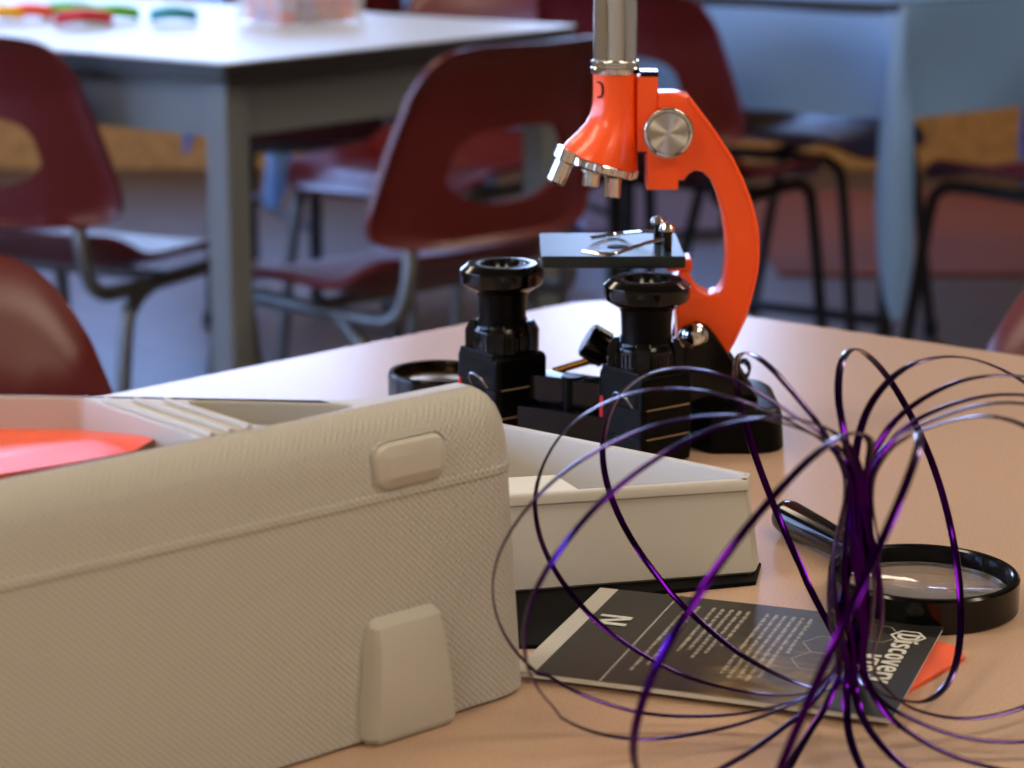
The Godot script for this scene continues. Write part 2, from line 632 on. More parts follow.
# a cloth over a table corner: top and four hanging sides with a deep fold at each corner
func cloth_geo(a: Vector2, b: Vector2, hang: float, tail: float) -> Geo:
	# a, b: the two edge vectors from the near corner; the cloth's sides in unit steps
	var g := Geo.new()
	var la := a.length()
	var lb := b.length()
	var ua := a / la
	var ub := b / lb
	var nn := 36
	var place := func(i: int, j: int) -> Vector3:
		var s := -hang + (la + 2 * hang) * i / nn
		var q := -hang + (lb + 2 * hang) * j / nn
		var oa := 0.0
		var ob := 0.0
		if s < 0: oa = s
		elif s > la: oa = s - la
		if q < 0: ob = q
		elif q > lb: ob = q - lb
		var r := sqrt(oa * oa + ob * ob)
		var p := ua * clampf(s, 0, la) + ub * clampf(q, 0, lb)
		if r <= 0.0:
			return Vector3(p.x, T + 0.003, p.y)
		var th := atan2(absf(ob), absf(oa))
		var fold := sin(2.0 * th) if oa != 0.0 and ob != 0.0 else 0.0
		var drop := minf(r, hang * 1.4142) * (1.0 + (tail - 1.0) * fold * fold)
		if oa != 0.0 and ob != 0.0:
			drop = minf(drop, hang * lerpf(1.0, tail, fold * fold) if fold > 0.0 else hang)
		var out := (ua * signf(oa) * absf(oa) / r + ub * signf(ob) * absf(ob) / r).normalized()
		var ripple := 0.010 * sin(s * 17.0) * sin(q * 13.0) * minf(1.0, drop / 0.15)
		p += out * (0.006 + drop * 0.06 + fold * 0.055 * sqrt(minf(drop, 0.3) / 0.3) + ripple)
		return Vector3(p.x, T + 0.003 - drop, p.y)
	for i in nn:
		for j in nn:
			var p00: Vector3 = place.call(i, j)
			var p10: Vector3 = place.call(i + 1, j)
			var p11: Vector3 = place.call(i + 1, j + 1)
			var p01: Vector3 = place.call(i, j + 1)
			g.quad(p00, p01, p11, p10)
	return g

func cloth_tables() -> void:
	for k in 2:
		var near: Vector3 = [at_y(897, 3, T), Vector3(-0.47, T, -5.05)][k]
		var a: Vector2 = [Vector2(-0.84, -0.543) * 0.75, Vector2(-0.35, -0.937) * 0.75][k]
		var b: Vector2 = [Vector2(0.79, -0.613) * 1.5, Vector2(0.98, -0.2) * 0.85][k]
		var t := thing("folding_table", ["folding table under the blue cloth, its black legs showing", "far folding table under a long blue cloth"][k], "table", Vector3(near.x, 0, near.z))
		var plan := PackedVector2Array([Vector2.ZERO, b, a + b, a])
		part("tabletop", slab(plan, T - 0.03, T, 0.0), M.edge_dark, t)
		for s in [[0.12, 0.08], [0.88, 0.08], [0.12, 0.92], [0.88, 0.92]]:
			var p: Vector2 = a * s[0] + b * s[1]
			part("leg", rod(Vector3(p.x, 0, p.y), Vector3(p.x, T - 0.03, p.y), 0.014, -1, 12), M.dark_tube, t)
		for s in [0.08, 0.92]:
			var p: Vector2 = a * 0.12 + b * s
			var q: Vector2 = a * 0.88 + b * s
			part("brace", rod(Vector3(p.x, 0.16, p.y), Vector3(q.x, 0.16, q.y), 0.01, -1, 10), M.dark_tube, t)
		var cl := part("tablecloth", cloth_geo(a, b, [0.2, 0.36][k], [2.7, 1.4][k]), M.cloth, self, "", 60.0)
		cl.position = Vector3(near.x, 0, near.z)
		describe(cl, ["blue cloth with a long hanging corner beside the maroon chairs", "long blue cloth on the far table behind the white table"][k], "tablecloth")


# ---------------------------------------------------------------- chairs
func superellipse(a: float, w: float, h: float, n: float) -> Vector2:
	var c := cos(a)
	var s := sin(a)
	return Vector2(signf(c) * pow(absf(c), 2.0 / n) * w, signf(s) * pow(absf(s), 2.0 / n) * h)

func back_geo() -> Geo:   # moulded back with a hand slot low down; local: x across, y up, z back
	var seg := 64
	var rings_f := []
	var rings_b := []
	for k in 7:
		var t := k / 6.0
		var rf := PackedVector3Array()
		var rb := PackedVector3Array()
		for j in seg:
			var a := TAU * j / seg
			var inner := superellipse(a, 0.106, 0.045, 3.4) + Vector2(0, -0.026)
			inner.x *= 1.0 - (inner.y + 0.026) * 2.2
			inner.y += -0.010 * (1.0 - pow(inner.x / 0.09, 2.0)) if inner.y < -0.05 else 0.0
			var outer := superellipse(a, 0.190, 0.132, 7.0)
			outer.x *= 1.0 - outer.y * 1.15
			var p := inner.lerp(outer, t)
			var z := 0.055 - 1.45 * p.x * p.x + 0.12 * p.y + (0.35 * maxf(0.0, p.y - 0.05))
			# rolled edge
			var roll := 0.012 * smoothstep(0.82, 1.0, t)
			rf.append(Vector3(p.x, p.y, z - 0.0045 + roll))
			rb.append(Vector3(p.x, p.y, z + 0.0045 + roll))
		rings_f.append(rf)
		rings_b.append(rb)
	rings_b.reverse()
	return loft(rings_f + rings_b, false, true, true)

func seat_geo() -> Geo:
	var seg := 56
	var top := []
	var low := []
	for k in 9:
		var t := k / 8.0
		var a_ := PackedVector3Array()
		var b_ := PackedVector3Array()
		for j in seg:
			var a := TAU * j / seg
			var p := superellipse(a, 0.205, 0.20, 4.5) * t
			var dish_ := -0.014 * (1.0 - t * t)
			var fall := -0.03 * smoothstep(0.10, 0.20, -p.y)          # waterfall front
			var rise := 0.045 * smoothstep(0.11, 0.20, p.y)           # swept up to the back
			var side := 0.012 * smoothstep(0.13, 0.2, absf(p.x))
			var y := dish_ + fall + rise + side
			a_.append(Vector3(p.x, y + 0.005, p.y))
			b_.append(Vector3(p.x, y - 0.005, p.y))
		top.append(a_)
		low.append(b_)
	top.reverse()
	var g := loft(low + top, false, true, false)
	return g.fix()

var back_mesh: Mesh
var seat_mesh: Mesh
var side_mesh: Array

func chair(label: String, at: Vector3, turn_deg: float, dark := false) -> Node3D:
	if back_mesh == null:
		back_mesh = back_geo().mesh(50.0)
		seat_mesh = seat_geo().mesh(50.0)
		for s in [-1, 1]:
			# one bent tube a side: back upright, bend under the seat, front leg; and a rear leg
			var up := smooth_path([Vector3(s * 0.13, 0.575, 0.195), Vector3(s * 0.138, 0.53, 0.193), Vector3(s * 0.15, 0.47, 0.205), Vector3(s * 0.16, 0.415, 0.19), Vector3(s * 0.165, 0.405, 0.12), Vector3(s * 0.165, 0.405, -0.08), Vector3(s * 0.167, 0.395, -0.135), Vector3(s * 0.172, 0.34, -0.16), Vector3(s * 0.19, 0.012, -0.20)], 6)
			var rear := smooth_path([Vector3(s * 0.163, 0.405, 0.06), Vector3(s * 0.168, 0.385, 0.115), Vector3(s * 0.175, 0.33, 0.15), Vector3(s * 0.195, 0.012, 0.215)], 6)
			side_mesh.append([tube(up, 0.011, 10).mesh(), tube(rear, 0.011, 10).mesh(), lathe([Vector2(0.012, 0), Vector2(0.015, 0.004), Vector2(0.0145, 0.03), Vector2(0.011, 0.034)], 14).moved(Transform3D(Basis(), Vector3(s * 0.19, 0, -0.20))).mesh(), lathe([Vector2(0.012, 0), Vector2(0.015, 0.004), Vector2(0.0145, 0.03), Vector2(0.011, 0.034)], 14).moved(Transform3D(Basis(), Vector3(s * 0.195, 0, 0.215))).mesh()])
	var t := thing("school_chair", label, "chair", at, deg_to_rad(turn_deg), "maroon classroom chairs")
	var tm: Material = M.dark_tube if dark else M.chair_tube
	var b := part("backrest", back_mesh, M.maroon, t)
	b.position = Vector3(0, 0.635, 0.195)
	var s := part("seat", seat_mesh, M.maroon, t)
	s.position = Vector3(0, 0.44, 0)
	for m in side_mesh:
		part("frame_tube", m[0], tm, t)
		part("leg", m[1], tm, t)
		part("foot_cap", m[2], M.rubber, t)
		part("foot_cap", m[3], M.rubber, t)
	part("stretcher", rod(Vector3(-0.165, 0.405, 0.02), Vector3(0.165, 0.405, 0.02), 0.009, -1, 10), tm, t)
	return t

func chairs() -> void:
	chair("maroon chair with a slotted back, turned towards the bare white table's corner", Vector3(-0.175, 0, -3.22), 46)
	chair("maroon chair at the long edge of the bare white table", Vector3(-0.625, 0, -3.40), -27)
	chair("maroon chair beside the kit case, its upper back rising above the table edge", Vector3(-0.238, 0, -1.22), -135)
	chair("maroon chair at the kit table's edge beyond the purple spring", Vector3(0.276, 0, -1.22), 135)
	chair("maroon chair between the microscope and the blue tablecloth", Vector3(0.32, 0, -4.22), -33, true)
	chair("dark chair pushed under the blue covered table from its far edge", Vector3(0.60, 0, -4.74), -123, true)
	chair("maroon chair pushed under the blue cloth beside its long hanging corner", Vector3(0.99, 0, -4.2), 37, true)
	chair("maroon chair at the far edge of the bare white table", Vector3(-0.16, 0, -4.2), 150)
	chair("maroon chair by the far blue tablecloth, behind the white table", Vector3(-0.42, 0, -4.72), 10)


# ---------------------------------------------------------------- kit case
func kit_case() -> void:
	var o := at_y(512, 690, T) + Vector3(0.72, 0, -0.694) * 0.014 + Vector3(0.0, 0, 0.008)
	var t := thing("kit_case", "large beige textured plastic case, open, with an orange piece inside", "case", o, deg_to_rad(41.6))
	# plan in x (to the right along the front) and z (towards the front)
	var u := func(a: float, b: float) -> Vector2: return Vector2(-a, -b)
	var corners := [u.call(0, 0), u.call(0, 0.041), u.call(0.049, 0.041), u.call(0.184, 0.180), u.call(0.355, 0.180), u.call(0.355, 0)]
	var plan := rounded(corners, [0.0205, 0.0205, 0.02, 0.03, 0.025, 0.025], 8)
	var rim := 0.018
	var levels := [[0.0, 0.002], [0.0015, 0.0], [0.0785, 0.0045], [0.0792, 0.0039], [0.0812, 0.0040], [0.082, 0.0047], [0.090, 0.0054], [0.0960, 0.0066], [0.1008, 0.0087], [0.1042, 0.0115], [0.1062, 0.0143], [0.1071, 0.0163], [0.1074, rim]]
	plan = ccw(plan)
	var g := Geo.new()
	var rings := []
	for l in levels:
		var r := PackedVector3Array()
		for p in inset(plan, l[1]):
			r.append(Vector3(p.x, l[0], p.y))
		rings.append(r)
	for i in rings.size() - 1:
		for j in plan.size():
			var j2 := (j + 1) % plan.size()
			g.quad(rings[i][j], rings[i + 1][j], rings[i + 1][j2], rings[i][j2])
	# top deck with two cells cut into it
	var deck := Geo.new()
	var cells := [
		rounded([u.call(0.058, 0.0186), u.call(0.103, 0.0686), u.call(0.103, 0.0186)], 0.006, 4),
		rounded([u.call(0.123, 0.0186), u.call(0.123, 0.0892), u.call(0.180, 0.148), u.call(0.335, 0.152), u.call(0.335, 0.0186)], 0.008, 4)]
	var outer := inset(plan, rim)
	var pts := PackedVector2Array(outer)
	for c: PackedVector2Array in cells:
		pts.append_array(c)
	var top := 0.1074
	var idx := Geometry2D.triangulate_delaunay(pts)
	for i in range(0, idx.size(), 3):
		var c := (pts[idx[i]] + pts[idx[i + 1]] + pts[idx[i + 2]]) / 3.0
		if not Geometry2D.is_point_in_polygon(c, outer):
			continue
		if Geometry2D.is_point_in_polygon(c, cells[0]) or Geometry2D.is_point_in_polygon(c, cells[1]):
			continue
		var p := []
		for k in 3:
			p.append(Vector3(pts[idx[i + k]].x, top, pts[idx[i + k]].y))
		if (p[1] - p[0]).cross(p[2] - p[0]).y < 0:
			deck.tri(p[0], p[2], p[1])
		else:
			deck.tri(p[0], p[1], p[2])
	for ci in 2:
		var c: PackedVector2Array = ccw(cells[ci].duplicate())
		var floor_y := 0.062
		var steps := [[top, 0.0], [top - 0.0012, 0.0006], [top - 0.02, 0.0012], [floor_y, 0.002]]
		var wall := []
		for s in steps:
			var r := PackedVector3Array()
			for p in inset(c, s[1]):
				r.append(Vector3(p.x, s[0], p.y))
			wall.append(r)
		for i in wall.size() - 1:
			for j in c.size():
				var j2 := (j + 1) % c.size()
				deck.quad(wall[i][j2], wall[i][j], wall[i + 1][j], wall[i + 1][j2])
		var flat := inset(c, 0.002)
		var ti := Geometry2D.triangulate_polygon(flat)
		for i in range(0, ti.size(), 3):
			var a := Vector3(flat[ti[i]].x, floor_y, flat[ti[i]].y)
			var b := Vector3(flat[ti[i + 1]].x, floor_y, flat[ti[i + 1]].y)
			var d := Vector3(flat[ti[i + 2]].x, floor_y, flat[ti[i + 2]].y)
			if (b - a).cross(d - a).y < 0:
				deck.tri(a, d, b)
			else:
				deck.tri(a, b, d)
	var bottom := inset(plan, 0.002)
	var bi := Geometry2D.triangulate_polygon(bottom)
	for i in range(0, bi.size(), 3):
		var a := Vector3(bottom[bi[i]].x, 0, bottom[bi[i]].y)
		var b := Vector3(bottom[bi[i + 1]].x, 0, bottom[bi[i + 1]].y)
		var d := Vector3(bottom[bi[i + 2]].x, 0, bottom[bi[i + 2]].y)
		if (b - a).cross(d - a).y > 0:
			g.tri(a, d, b)
		else:
			g.tri(a, b, d)
	g.fix()
	part("shell", g, M.case, t)
	part("compartment", deck, M.case_smooth, t, "smooth inside with two cells")
	# raised ribs on the bridge between the cells
	for w in [0.106, 0.113, 0.120]:
		var path := PackedVector3Array([Vector3(-w, 0.1072, -0.0195), Vector3(-w, 0.1076, -0.023), Vector3(-w, 0.1076, -(w - 0.0425)), Vector3(-w, 0.1072, -(w - 0.039))])
		part("rib", tube(path, 0.0013, 8), M.case_smooth, t)
	# pad under the rim and the foot on the front
	var pad := Geo.new()
	pad.add(slab(rect(0.031, 0.0170, 0.007, 6), 0.0, 0.0085, 0.0050).moved(Transform3D(Basis(Vector3.RIGHT, PI / 2), Vector3(-0.0535, 0.0900, -0.0103))))
	part("hinge_pad", pad, M.case_smooth, t)
	var foot_rings := []
	for l in [[0.0005, 0.0185, 0.0065], [0.003, 0.020, 0.0085], [0.02, 0.0185, 0.0078], [0.036, 0.0165, 0.0062], [0.043, 0.0155, 0.003], [0.046, 0.0135, -0.004]]:
		var r := PackedVector3Array()
		for p in [Vector2(-1, 0), Vector2(-0.93, 0.75), Vector2(-0.8, 1), Vector2(0.8, 1), Vector2(0.93, 0.75), Vector2(1, 0)]:
			r.append(Vector3(-0.060 + p.x * l[1], l[0] * 0.9, -0.006 + (l[2] * 0.7 + 0.006) * p.y))
		foot_rings.append(r)
	part("foot", loft(foot_rings), M.case_smooth, t)
	# the orange piece in the left cell
	var q := thing("orange_tray", "glossy orange faceted plastic piece lying in the beige case", "tray", o, deg_to_rad(41.6))
	var inv := q.transform.affine_inverse()
	var low := PackedVector3Array()
	var mid := PackedVector3Array()
	var crest := PackedVector3Array()
	var base := [at_y(-150, 424, 0.832), at_y(122, 425, 0.832), at_y(166, 435, 0.832), at_y(152, 447, 0.832), at_y(50, 472, 0.832), at_y(-150, 514, 0.832)]
	var tops := [at_y(-150, 484, 0.8415), at_y(128, 435, 0.8415), at_y(158, 437, 0.8415), at_y(134, 451, 0.8415), at_y(64, 464, 0.8415), at_y(-150, 498, 0.8415)]
	for i in 6:
		var p: Vector3 = inv * base[i]
		low.append(Vector3(p.x, 0.0625, p.z))
		mid.append(p)
		crest.append(inv * tops[i])
	part("body", loft([low, mid, crest]), M.orange, q, "", 5.0)


func white_box() -> void:
	# a black card lies under it
	var z := T
	var plan := PackedVector2Array([Vector2(-0.012, -0.808), Vector2(0.010, -0.808), Vector2(0.032, -0.862), Vector2(0.096, -0.882), Vector2(0.1005, -0.906), Vector2(0.012, -0.99), Vector2(-0.04, -0.99), Vector2(-0.04, -0.83)])
	var card := thing("black_card", "flat black card sleeve under the small white box", "card", Vector3(0.0, z, -0.86))
	var shifted := PackedVector2Array()
	for p in plan:
		shifted.append(p + Vector2(0, 0.86))
	part("sleeve", slab(shifted, 0.0, 0.0018, 0.0004), M.black_matte, card)
	var t := thing("white_box", "small open white plastic box with papers, behind the beige case", "box", Vector3(0.03, z + 0.0018, -0.91))
	var o := Vector2(0.03, -0.91)
	var out := rounded([Vector2(-0.03, -0.860) - o, Vector2(0.0965, -0.8905) - o, Vector2(0.1, -0.9055) - o, Vector2(-0.01, -0.995) - o, Vector2(-0.05, -0.995) - o], [0.01, 0.004, 0.006, 0.02, 0.01], 5)
	out = ccw(out)
	var g := Geo.new()
	var levels := [[0.0, 0.0012], [0.0012, 0.0], [0.0330, 0.0048], [0.0340, 0.0036], [0.0370, 0.0038], [0.0380, 0.0046], [0.0380, 0.0068], [0.0370, 0.0076], [0.004, 0.0105]]
	g = prism(out, levels)
	part("shell", g, M.white_plastic, t)
	# papers lying in the box
	for k in 2:
		var p := thing("paper_sheet", ["white paper sheet with thin printed lines in the white box", "lower white paper sheet in the small white box"][k], "paper", t.position + Vector3(0.0, 0.0045 + 0.0230 * (1 - k) + 0.0, 0.0))
		var sheet := slab(PackedVector2Array([Vector2(-0.052, 0.030), Vector2(0.034, 0.012), Vector2(0.040, 0.002), Vector2(-0.04, -0.055)]), 0.0, 0.0006, 0.0)
		if k == 0:
			sheet = slab(PackedVector2Array([Vector2(-0.052, 0.031), Vector2(0.008, 0.020), Vector2(-0.012, -0.028), Vector2(-0.05, -0.02)]), 0.0, 0.0230, 0.001)
			p.position.y -= 0.0230
			p.position.y += 0.0006
			describe(p, "stack of white papers with fine lines in the white box", "papers")
			p.name = numbered("paper_stack")
		part("sheet", sheet, M.paper, p)


# ---------------------------------------------------------------- microscope
func microscope() -> void:
	var zc := -1.117
	var o := Vector3(0.075, T, zc)
	var t := thing("toy_microscope", "orange toy microscope with chrome tube on a black base", "microscope", o)
	var L := func(px: float, py: float, z := 0.0) -> Vector3:
		return at_z(px, py, zc + z) - o
	var P := func(list: Array) -> PackedVector2Array:
		var r := PackedVector2Array()
		for p in list:
			var q: Vector3 = L.call(p[0], p[1])
			r.append(Vector2(q.x, q.y))
		return ccw(r)
	var mm := 1.0 / 2110.0   # metres a pixel in this plane
	# base
	var plan := rounded([Vector2(0.019, 0.036), Vector2(0.056, 0.036), Vector2(0.056, -0.040), Vector2(-0.058, -0.040), Vector2(-0.058, -0.006), Vector2(-0.004, 0.004)], [0.006, 0.022, 0.022, 0.016, 0.012, 0.008], 6)
	part("base", prism(plan, [[0.0, 0.001], [0.001, 0.0], [0.0165, 0.001], [0.0195, 0.0022], [0.021, 0.005]]), M.black, t)
	# bracket: two cheeks and a bolt
	var cheek: PackedVector2Array = P.call([[672, 402], [673, 340], [676, 328], [682, 320.5], [695, 316], [705, 319.5], [714, 330], [726, 348], [742, 371], [754, 390], [757, 402]])
	part("bracket", extrude(cheek, 0.0105, 0.016, 0.0012), M.black_gloss, t)
	part("bracket", extrude(cheek, -0.016, -0.0105, 0.0012), M.black_gloss, t)
	var bolt_at: Vector3 = L.call(695, 336, 0.016)
	var bolt := part("bolt", lathe([Vector2(0.0062, 0.0), Vector2(0.0062, 0.0006), Vector2(0.0054, 0.0012), Vector2(0.005, 0.0024), Vector2(0.0036, 0.0036), Vector2(0.001, 0.004)], 24), M.chrome, t, "domed chrome bolt")
	bolt.transform = Transform3D(Basis(Vector3.RIGHT, PI / 2), bolt_at)
	# arm
	var arm: PackedVector2Array = P.call([[657, 91], [672, 90.5], [684, 92.5], [692, 100], [700, 111], [715, 130], [731, 154], [741.5, 175], [751, 200], [756.5, 222], [758, 242], [757, 265], [752, 289], [745, 315], [733, 340], [722, 358], [700, 362], [682, 352], [676, 338], [674, 300], [673, 276], [680, 268], [687, 268], [690, 274], [693, 281], [698, 287], [708, 291.5], [717, 289.5], [723, 281], [725.5, 258], [725, 237], [722, 214], [716, 193], [709, 177], [701, 169.5], [693.6, 168], [687, 172], [683, 178], [657, 178]])
	var ag := extrude(arm, -0.0095, 0.0095, 0.0016)
	part("arm", ag, M.orange, t)
	var edge := []
	for p in [[686, 95], [700, 113.5], [713, 131], [729, 156], [739, 176], [748.5, 201], [754, 223], [755.5, 242], [754.5, 264], [749.5, 288], [742, 313], [731, 337]]:
		edge.append(L.call(p[0], p[1], 0.0))
	for z in [0.0093, -0.0093]:
		var pts := []
		for p: Vector3 in edge:
			pts.append(p + Vector3(0, 0, z))
		part("arm_rim", tube(smooth_path(pts, 4), 0.0011, 8), M.orange, t)
	# focusing block and rack
	var blk: PackedVector2Array = P.call([[636, 75], [657, 75], [657, 150], [636, 150]])
	part("focus_block", extrude(blk, -0.0078, 0.0078, 0.001), M.orange, t)
	part("block_cap", extrude(P.call([[640, 70], [657.5, 70], [657.5, 75.2], [640, 75.2]]), -0.0075, 0.0075, 0.0006), M.black_gloss, t, "black cap")
	part("rack_block", extrude(P.call([[646, 147], [677, 147], [677, 187], [646, 187]]), -0.0104, 0.0104, 0.0012), M.orange, t)
	part("rack_plate", extrude(P.call([[638, 149], [647, 149], [647, 152], [638, 152]]), -0.005, 0.005), M.black, t)
	# focus knobs
	for s in [1, -1]:
		var k: Vector3 = L.call(667, 130.5, s * 0.0095)
		var kg := lathe([Vector2(0.006, 0.0), Vector2(0.006, 0.004), Vector2(0.0113, 0.0042), Vector2(0.0118, 0.005), Vector2(0.0118, 0.0102), Vector2(0.0112, 0.011), Vector2(0.0101, 0.0112), Vector2(0.0097, 0.0104), Vector2(0.0094, 0.0104)], 48)
		var kn := part("focus_knob", kg, M.chrome, t)
		kn.transform = Transform3D(Basis(Vector3.RIGHT, s * PI / 2), k)
		var disc := Geo.new()      # spun face: UV runs round the centre for the brushed look
		var seg := 64
		for j in seg:
			var a0 := TAU * j / seg
			var a1 := TAU * (j + 1) / seg
			disc.v.append(Vector3(0, 0.0109, 0)); disc.uv.append(Vector2(float(j) / seg, 0))
			disc.v.append(Vector3(cos(a1), 0, sin(a1)) * 0.0096 + Vector3(0, 0.0108, 0)); disc.uv.append(Vector2(float(j + 1) / seg, 1))
			disc.v.append(Vector3(cos(a0), 0, sin(a0)) * 0.0096 + Vector3(0, 0.0108, 0)); disc.uv.append(Vector2(float(j) / seg, 1))
		part("knob_face", disc, M.spun, kn, "spun metal face")
		for j in 44:
			var an := TAU * j / 44
			part("grip_rib", rod(Vector3(cos(an) * 0.0118, 0.0054, sin(an) * 0.0118), Vector3(cos(an) * 0.0118, 0.0100, sin(an) * 0.0118), 0.0004, -1, 5), M.chrome, kn)
	# head: from the round tube to the tilted nosepiece
	var rings := []
	var secs := [[593, 637.5, 73, 73, 0.0106], [593, 637.5, 92, 92, 0.0106], [592.5, 637.5, 104, 106, 0.0108], [590, 637.5, 114, 120, 0.0115], [585, 637.5, 123, 133, 0.013], [577, 637.5, 132, 147, 0.0155], [566, 637.5, 142, 160, 0.0178], [561, 638, 148, 170, 0.0188]]
	for s in secs:
		var a: Vector3 = L.call(s[0], s[2])
		var b: Vector3 = L.call(s[1], s[3])
		var r := PackedVector3Array()
		for j in 32:
			var an := TAU * j / 32
			r.append((a + b) / 2 + (b - a) / 2 * cos(an) + Vector3(0, 0, s[4]) * sin(an))
		rings.append(r)
	part("head", loft(rings), M.orange, t)
	var mark: Vector3 = L.call(591.5, 88)
	var mp := smooth_path([Vector3(-0.0085, 0.0035, 0.0068), Vector3(-0.0068, 0.003, 0.0085), Vector3(-0.0062, 0.0, 0.009), Vector3(-0.0068, -0.003, 0.0085), Vector3(-0.0085, -0.0035, 0.0068)], 4)
	var mc: Vector3 = L.call(615, 88)
	part("printed_mark", tube(mp, 0.0004, 6).moved(Transform3D(Basis(), mc)), M.black, t, "black printed ring mark")
	# tube
	var ta: Vector3 = L.call(615, 73)
	part("collar", lathe([Vector2(0.0112, 0), Vector2(0.0116, 0.0006), Vector2(0.0116, 0.0026), Vector2(0.011, 0.0032), Vector2(0.011, 0.0042), Vector2(0.0116, 0.0046), Vector2(0.0116, 0.0058), Vector2(0.0106, 0.0064)], 40).moved(Transform3D(Basis(), ta)), M.chrome, t)
	part("tube", lathe([Vector2(0.0104, 0), Vector2(0.0104, 0.064)], 48).moved(Transform3D(Basis(), ta + Vector3(0, 0.0064, 0))), M.chrome, t)
	part("eyepiece", lathe([Vector2(0.0115, 0), Vector2(0.012, 0.002), Vector2(0.0125, 0.012), Vector2(0.0145, 0.016), Vector2(0.0145, 0.022), Vector2(0.008, 0.024), Vector2(0.006, 0.021)], 40).moved(Transform3D(Basis(), ta + Vector3(0, 0.0704, 0))), M.black_gloss, t)
	# turret and objectives
	var d0: Vector3 = L.call(561, 148)
	var d1: Vector3 = L.call(638, 170)
	var cen := (d0 + d1) / 2
	var run := (d1 - d0).normalized()
	var down := Vector3(run.y, -run.x, 0)
	if down.y > 0:
		down = -down
	var rad := d0.distance_to(d1) / 2
	var tur := part("turret", lathe([Vector2(rad * 0.97, 0), Vector2(rad, 0.0006), Vector2(rad, 0.0038), Vector2(rad * 0.96, 0.0046), Vector2(rad * 0.5, 0.0056)], 40).moved(along(cen, cen + down)), M.chrome, t)
	for j in 30:
		var an := TAU * j / 30
		var side := run * cos(an) + Vector3(0, 0, 1) * sin(an)
		part("grip_rib", rod(cen + side * rad + down * 0.0007, cen + side * rad + down * 0.0037, 0.0007, -1, 6), M.chrome, tur)
	for ob in [[570, 150, 555, 183, 0.0045, 0.0062, 0.010], [593, 166, 590, 186, 0.0042, 0.0055, 0.012], [614, 166, 612, 198, 0.0042, 0.0052, 0.004]]:
		var a: Vector3 = L.call(ob[0], ob[1], ob[6])
		var b: Vector3 = L.call(ob[2], ob[3], ob[6])
		var l := a.distance_to(b)
		part("objective", lathe([Vector2(ob[5], 0), Vector2(ob[5], l * 0.30), Vector2(ob[5] * 0.9, l * 0.34), Vector2(ob[4], l * 0.36), Vector2(ob[4], l * 0.94), Vector2(ob[4] * 0.8, l), Vector2(ob[4] * 0.45, l), Vector2(ob[4] * 0.4, l * 0.96)], 28).moved(along(a, b)), M.chrome, t)
	# stage with hole, clips and posts
	var s0 := at_z(541, 257, -1.085) - o
	var s1 := at_z(686, 256, -1.085) - o
	var sy := (s0.y + s1.y) / 2
	var sx := (s0.x + s1.x) / 2
	var sw := s1.x - s0.x
	var hole := at_y(618, 247, T + sy) - o
	var plate := rounded([Vector2(sx - sw / 2, 0.032), Vector2(sx + sw / 2, 0.032), Vector2(sx + sw / 2, -0.034), Vector2(sx - sw / 2, -0.034)], 0.002, 3)
	part("stage", slab(plate, sy - 0.0057, sy, 0.0006), M.stage, t)
	part("stage_hole", lathe([Vector2(0.0052, 0.0), Vector2(0.0052, 0.0003)], 28).moved(Transform3D(Basis(), Vector3(hole.x, sy, hole.z))), M.black_matte, t, "dark round opening")
	for c in [[658, 244, 616, 234, 590, 238], [667, 251, 612, 254, 583, 251]]:
		var base := at_y(c[0], c[1], T + sy) - o
		var mid := at_y(c[2], c[3], T + sy + 0.0012) - o
		var tip := at_y(c[4], c[5], T + sy + 0.002) - o
		part("clip_post", lathe([Vector2(0.0022, 0), Vector2(0.0024, 0.009), Vector2(0.002, 0.0092)], 16).moved(Transform3D(Basis(), base)), M.black_gloss, t)
		part("clip_knob", lathe([Vector2(0.0022, 0.0092), Vector2(0.0036, 0.0098), Vector2(0.0038, 0.0112), Vector2(0.0026, 0.0132), Vector2(0.0006, 0.0138)], 20).moved(Transform3D(Basis(), base)), M.chrome, t)
		part("stage_clip", tube(smooth_path([base + Vector3(0, 0.006, 0), base.lerp(mid, 0.4) + Vector3(0, 0.0042, 0), mid, tip], 6), 0.0009, 8), M.chrome, t)
	part("stage_screw", rod(Vector3(sx - sw / 2 - 0.0012, sy - 0.002, 0.026), Vector3(sx - sw / 2 + 0.001, sy - 0.002, 0.026), 0.0012, -1, 10), M.chrome, t)
	# support from the arm to the stage, out of sight under it
	var su: Vector3 = L.call(676, 285)
	part("stage_support", block(Vector3(su.x + 0.001, sy - 0.0085, 0), Vector3(0.012, 0.006, 0.018), 0.001), M.orange, t)
	# lamp drum under the stage on a brass rod
	var la: Vector3 = L.call(587, 339.5, 0.0)
	var lb: Vector3 = L.call(609, 352.5, 0.0)
	part("mirror_drum", lathe([Vector2(0.0082, 0), Vector2(0.0088, 0.0006), Vector2(0.0088, la.distance_to(lb) - 0.001), Vector2(0.007, la.distance_to(lb))], 32).moved(along(la, lb)), M.black_gloss, t)
	part("mirror_glass", lathe([Vector2(0.0076, -0.0006), Vector2(0.0076, 0.0002)], 32).moved(along(la, lb)), M.tin, t, "round mirror face")
	var ra: Vector3 = L.call(553, 371.5, 0.0)
	var rb: Vector3 = L.call(597, 358.5, 0.0)
	part("mirror_rod", rod(ra, rb, 0.0019, -1, 14, 0.0003), M.brass, t, "brass rod")
	part("rod_ferrule", rod(rb.lerp(ra, 0.16), rb.lerp(ra, -0.03), 0.0026, -1, 14, 0.0004), M.tin, t)
	part("mirror_post", rod(Vector3(lb.x, 0.02, lb.z), lb, 0.0028, -1, 12), M.black, t)
	# small coil of wire behind the bracket
	var coil := []
	for i in 40:
		var an := TAU * i / 10.0
		coil.append(L.call(742, 372, -0.012) + Vector3(cos(an) * 0.0035 + 0.0002 * i / 4.0, sin(an) * 0.0045, -0.0003 * i))
